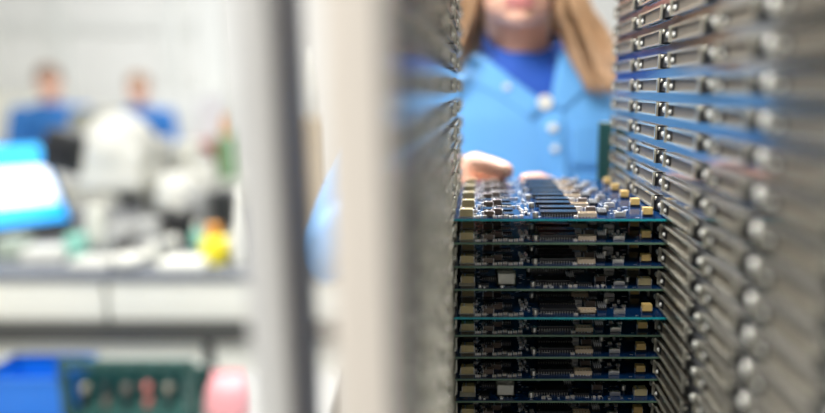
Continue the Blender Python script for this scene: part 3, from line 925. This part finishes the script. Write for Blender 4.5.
a, b = at(-24, 385, 1.28), at(60, 385, 1.28)
zt = at(20, 378, 1.28).z
bn = thing('bin', 'blue plastic bin on the trolley, at the bottom left', 'bin', ((a.x + b.x) / 2, 1.34, TZ))
hh, ww = zt - TZ, b.x - a.x
bm = bmesh.new()
t = 0.004
for s in (-1, 1):
    box(bm, (s * (ww / 2 - t / 2), 0, hh / 2), (t, 0.12, hh)); box(bm, (0, s * 0.06, hh / 2), (ww, t, hh))
box(bm, (0, 0, t / 2), (ww, 0.12, t))
obj('body', bm, BINBLUE, bn)
bm = bmesh.new()
for s in (-1, 1):
    box(bm, (s * (ww / 2 + 0.001), 0, hh - 0.004), (0.01, 0.134, 0.008)); box(bm, (0, s * 0.063, hh - 0.004), (ww + 0.012, 0.01, 0.008))
obj('lip', bm, BINBLUE, bn)

a, b = at(62, 385, 1.28), at(197, 385, 1.28)
zt = at(130, 359, 1.28).z
cr = thing('board_carrier', 'dark green open carrier holding small boards, beside the blue bin', 'carrier', ((a.x + b.x) / 2, 1.33, TZ))
hh, ww = zt - TZ, b.x - a.x
DG = mat('dark green carrier', (0.012, 0.06, 0.05), 0.45, noise=0.15)
for sy in (-1, 1):
    rh = hh - 0.009 if sy < 0 else hh - 0.07
    bm = bmesh.new(); box(bm, (0, sy * 0.055, rh), (ww, 0.012, 0.018)); obj('rail', bm, DG, cr, bevel=0.002)
    for sx in (-1, 1):
        bm = bmesh.new(); box(bm, (sx * (ww / 2 - 0.009), sy * 0.055, (rh - 0.009) / 2), (0.018, 0.012, rh - 0.009)); obj('post', bm, DG, cr, bevel=0.002)
bm = bmesh.new(); box(bm, (0, 0, 0.006), (ww - 0.002, 0.122, 0.012)); obj('floor_plate', bm, DG, cr)
bm = bmesh.new(); box(bm, (0, 0.055, (hh - 0.06) / 2), (ww - 0.036, 0.003, hh - 0.085)); obj('back_plate', bm, DG, cr)
for k in range(6):
    x = cr.location.x - ww / 2 + 0.030 + k * (ww - 0.06) / 5
    sbd = thing('small_board', ['leftmost', 'second from left', 'third from left', 'fourth from left', 'fifth from left', 'rightmost'][k] + ' small board standing in the dark green carrier', 'circuit board', (x, 1.33, TZ + 0.012), 'small boards in the green carrier')
    bm = bmesh.new(); box(bm, (0, -0.01, (hh - 0.06) / 2), (0.0018, 0.070, hh - 0.06)); obj('laminate', bm, TEAL, sbd)
    bm = bmesh.new(); box(bm, (0.0065, -0.035, 0.052 + 0.003 * (k % 2)), (0.011, 0.014, 0.014)); obj('relay', bm, (mat('tan relay', (0.30, 0.26, 0.20), 0.5), CHIP, BROWNC, RED, mat('tan relay', (0.3, 0.26, 0.2)), GREYP)[k], sbd, bevel=0.001)
    bm = bmesh.new(); box(bm, (0.0055, -0.034, 0.022), (0.009, 0.018, 0.018)); obj('connector', bm, (CHIP, BROWNC, CHIP, RED, CHIP, GREYP)[k], sbd, bevel=0.001)

q = at(222, 396, 1.28)
pb = thing('antistatic_bag', 'pink antistatic bag at the right end of the trolley', 'bag', (q.x + 0.005, 1.3, TZ))
bm = bmesh.new()
zt = at(222, 378, 1.28).z - TZ
loft(bm, [(0, 0, 0, 0.045, 0.03), (0, 0, zt * 0.3, 0.05, 0.036), (0.003, 0, zt * 0.7, 0.045, 0.026), (0.006, 0, zt, 0.035, 0.005)], 20)
obj('bag_body', bm, PINK, pb)
bm = bmesh.new(); box(bm, (0.006, 0, zt + 0.003), (0.075, 0.003, 0.012)); obj('seal', bm, PINK, pb)

# ------------------------------------------------------------------ the far bench and the two people at it
fb = thing('far_bench', 'white bench further back with two seated people behind it', 'workbench', (-2.45, 3.9, -EYE))
FZ = -0.50
bm = bmesh.new(); box(bm, (0, 0, EYE + FZ - 0.015), (2.9, 0.8, 0.03)); obj('worktop', bm, WHITEP, fb, bevel=0.003)
bm = bmesh.new(); box(bm, (0, -0.36, (EYE + FZ) / 2), (2.8, 0.02, EYE + FZ - 0.1)); obj('front_panel', bm, DRAWER, fb)
for sx in (-1, 1):
    for sy in (-1, 1):
        bm = bmesh.new(); box(bm, (sx * 1.38, sy * 0.34, (EYE + FZ - 0.03) / 2), (0.05, 0.05, EYE + FZ - 0.03)); obj('leg', bm, DARKM, fb)
box_thing('storage_bin', 'dull red bin on the far bench, right of the seated people', 'bin', 197, 3.75, 26, 0.14, 0.21, RED, base=FZ)
box_thing('storage_bin', 'green bin on the far bench next to the grey metal post', 'bin', 229, 3.75, 24, 0.14, 0.24, GREENP, base=FZ)
lathe_thing('bottle', 'orange topped bottle behind the green bin', 'bottle', 226, 3.95, 12, 0.34, ORANGE, base=FZ)
lathe_thing('bottle', 'dark green bottle in front of the right seated person', 'bottle', 137, 3.7, 14, 0.26, mat('bottle green', (0.02, 0.22, 0.09), 0.35), base=FZ)
q = at(212, 122, 4.1)
hd = thing('document_holder', 'white sheet standing upright on the far bench', 'paper', (q.x, 4.1, FZ))
bm = bmesh.new(); box(bm, (0, 0, 0.27), (0.17, 0.004, 0.36), 0, Matrix.Rotation(-0.15, 3, 'X')); obj('sheet', bm, PAPER, hd)
bm = bmesh.new(); box(bm, (0, 0.0, 0.05), (0.16, 0.09, 0.10)); obj('stand', bm, GREYP, hd, bevel=0.004)
box_thing('instrument', 'greenish grey instrument between the two seated people', 'instrument', 95, 3.9, 36, 0.25, 0.38, mat('olive grey casing', (0.38, 0.38, 0.30), 0.5), base=FZ)


def seated(px, py, Y, label, hair, turn, group):
    h = at(px, py, Y)
    seat_z = -0.62
    w = thing('person', label, 'person', (h.x, Y, -EYE))
    hz = h.z + EYE
    rot = Matrix.Rotation(turn, 4, 'Z')
    S = EYE + seat_z

    def fin(bm):
        bmesh.ops.transform(bm, matrix=rot, verts=bm.verts)
        return bm
    bm = bmesh.new()
    ball(bm, (0, 0.01, hz + 0.02), (0.074, 0.092, 0.095)); ball(bm, (0, -0.045, hz - 0.03), (0.058, 0.05, 0.075)); cone(bm, (0, -0.085, hz + 0.01), 0.008, (0, -0.108, hz - 0.03), 0.013, 10)
    for s in (-1, 1):
        ball(bm, (s * 0.075, 0.01, hz - 0.01), (0.008, 0.018, 0.03))
    limb(bm, [((0, 0.01, hz - 0.05), 0.052), ((0, 0.035, hz - 0.19), 0.058)])
    top = hz - 0.135
    tor = [(0, 0.04, top, 0.07, 0.05), (0, 0.04, top - 0.03, 0.14, 0.075), (0, 0.04, top - 0.10, 0.20, 0.11), (0, 0.04, top - 0.3, 0.16, 0.11), (0, 0.04, S + 0.05, 0.17, 0.12), (0, 0.04, S, 0.17, 0.12)]
    loft(bm, tor)
    arms = []
    for s in (-1, 1):
        sh, el, wr = Vector((s * 0.195, 0.04, top - 0.075)), Vector((s * 0.25, -0.05, top - 0.33)), Vector((s * 0.10, -0.27, top - 0.37))
        arms.append((sh, el, wr))
        limb(bm, [(sh, 0.05), (el, 0.04), (wr, 0.027)])
        ball(bm, wr + Vector((-s * 0.02, -0.04, 0)), (0.03, 0.045, 0.016))
        for k in range(4):
            b0 = wr + Vector((-s * (0.0 + 0.016 * k), -0.075, 0))
            limb(bm, [(b0, 0.010), (b0 + Vector((-s * 0.004, -0.032, -0.006)), 0.009), (b0 + Vector((-s * 0.006, -0.05 + 0.006 * abs(k - 1.5), -0.02)), 0.008)], 8)
        limb(bm, [(wr + Vector((-s * 0.02, -0.02, 0.0)), 0.012), (wr + Vector((-s * 0.065, -0.055, -0.004)), 0.010), (wr + Vector((-s * 0.07, -0.085, -0.01)), 0.009)], 8)
        hip, kn, an = Vector((s * 0.095, 0.03, S + 0.07)), Vector((s * 0.12, -0.36, S + 0.06)), Vector((s * 0.12, -0.30, 0.28))
        limb(bm, [(hip, 0.085), (kn, 0.06), (an, 0.04)])
        limb(bm, [(an + Vector((0, 0.03, -0.06)), 0.035), (an + Vector((0, -0.13, -0.085)), 0.025)])
    obj('body', fin(fuse(bm, 0.009, 3)), SKIN, w)
    bm = bmesh.new()
    loft(bm, [(cx, cy, cz + 0.004, rx + 0.018, ry + 0.018) for cx, cy, cz, rx, ry in tor])
    for sh, el, wr in arms:
        limb(bm, [(sh, 0.066), (el, 0.056), (el.lerp(wr, 0.85), 0.042)])
    obj('coat', fin(fuse(bm, 0.012, 4)), COATD, w)
    bm = bmesh.new()
    ball(bm, (0, 0.022, hz + 0.056), (0.086, 0.100, 0.084), rot=Matrix.Rotation(0.12, 3, 'X')); ball(bm, (0, 0.07, hz - 0.02), (0.068, 0.04, 0.07))
    obj('hair', fin(fuse(bm, 0.01, 2)), hair, w)
    for s in (-1, 1):
        bm = bmesh.new(); ball(bm, (s * 0.03, -0.072, hz + 0.002), (0.012, 0.010, 0.008), 0); ball(bm, (s * 0.03, -0.0805, hz + 0.002), (0.005, 0.003, 0.005), 1); obj('eye', fin(bm), [EYEW, IRIS], w)
    bm = bmesh.new(); ball(bm, (0, -0.088, hz - 0.065), (0.022, 0.009, 0.008)); obj('lips', fin(bm), LIPS, w)
    bm = bmesh.new()
    for s in (-1, 1):
        limb(bm, [(Vector((s * 0.095, 0.03, S + 0.072)), 0.094), (Vector((s * 0.12, -0.36, S + 0.062)), 0.07), (Vector((s * 0.12, -0.30, 0.28)), 0.055)])
    obj('trousers', fin(fuse(bm, 0.012, 3)), TROUS, w)
    for s in (-1, 1):
        bm = bmesh.new(); limb(bm, [(Vector((s * 0.12, -0.265, 0.215)), 0.042), (Vector((s * 0.12, -0.36, 0.20)), 0.036), (Vector((s * 0.12, -0.44, 0.195)), 0.028)])
        obj('shoe', fin(fuse(bm, 0.01, 3)), SHOE, w)
    st = thing('stool', label.split(' in ')[0].replace('seated ', 'stool under the seated ').replace('person', 'person') + ', round with a single column', 'stool', (h.x, Y, -EYE), group)
    bm = bmesh.new(); lathe(bm, [(0.17, S - 0.08), (0.19, S - 0.07), (0.19, S - 0.035), (0.17, S - 0.024)]); obj('seat', fin(bm) and bm, BLACKP, st)
    bm = bmesh.new(); cone(bm, (0, 0, 0.05), 0.025, (0, 0, S - 0.08), 0.025); obj('column', bm, DARKM, st)
    for k in range(5):
        a = 2 * math.pi * k / 5
        bm = bmesh.new(); cone(bm, (0, 0, 0.07), 0.02, (0.28 * math.cos(a), 0.28 * math.sin(a), 0.025), 0.018, 10); obj('leg', bm, DARKM, st)
    bm = bmesh.new()
    for k in range(24):
        a0, a1 = 2 * math.pi * k / 24, 2 * math.pi * (k + 1) / 24
        cone(bm, (0.21 * math.cos(a0), 0.21 * math.sin(a0), 0.14), 0.01, (0.21 * math.cos(a1), 0.21 * math.sin(a1), 0.14), 0.01, 8)
    obj('foot_ring', bm, SILVER, st)
    return w


seated(49, 84, 4.75, 'left seated person in mid blue coat with brown hair, at the far bench', HAIRD, 0.5, 'stools at the far bench')
seated(138, 90, 5.45, 'right seated person in mid blue coat with sandy hair, behind the white viewer', HAIRG, 0.15, 'stools at the far bench')
# pale cabinets along the far wall
for px, wpx, h, m, lab in ((8, 60, 1.25, DRAWER, 'cream cabinet by the far wall behind the left seated person'), (185, 60, 1.25, TRIMW, 'pale grey cabinet by the far wall right of the seated people')):
    q = at(px, 88, 6.7)
    wd = wpx / FPX * 6.7
    cb = thing('cabinet', lab, 'cabinet', (q.x, 6.85, -EYE))
    bm = bmesh.new(); box(bm, (0, 0, h / 2), (wd, 0.6, h)); obj('carcass', bm, m, cb, bevel=0.01)
    for s in (-1, 1):
        bm = bmesh.new(); box(bm, (s * wd / 4, -0.305, h / 2), (wd / 2 - 0.01, 0.018, h - 0.08)); d_ = obj('door', bm, m, cb, bevel=0.004)
        bm = bmesh.new(); box(bm, (s * 0.04, -0.325, h * 0.6), (0.015, 0.02, 0.14)); obj('handle', bm, SILVER, d_)

# ------------------------------------------------------------------ stand everything on the floor: lift by the eye height
for o in scene.objects:
    if o.parent is None:
        o.location.z += EYE
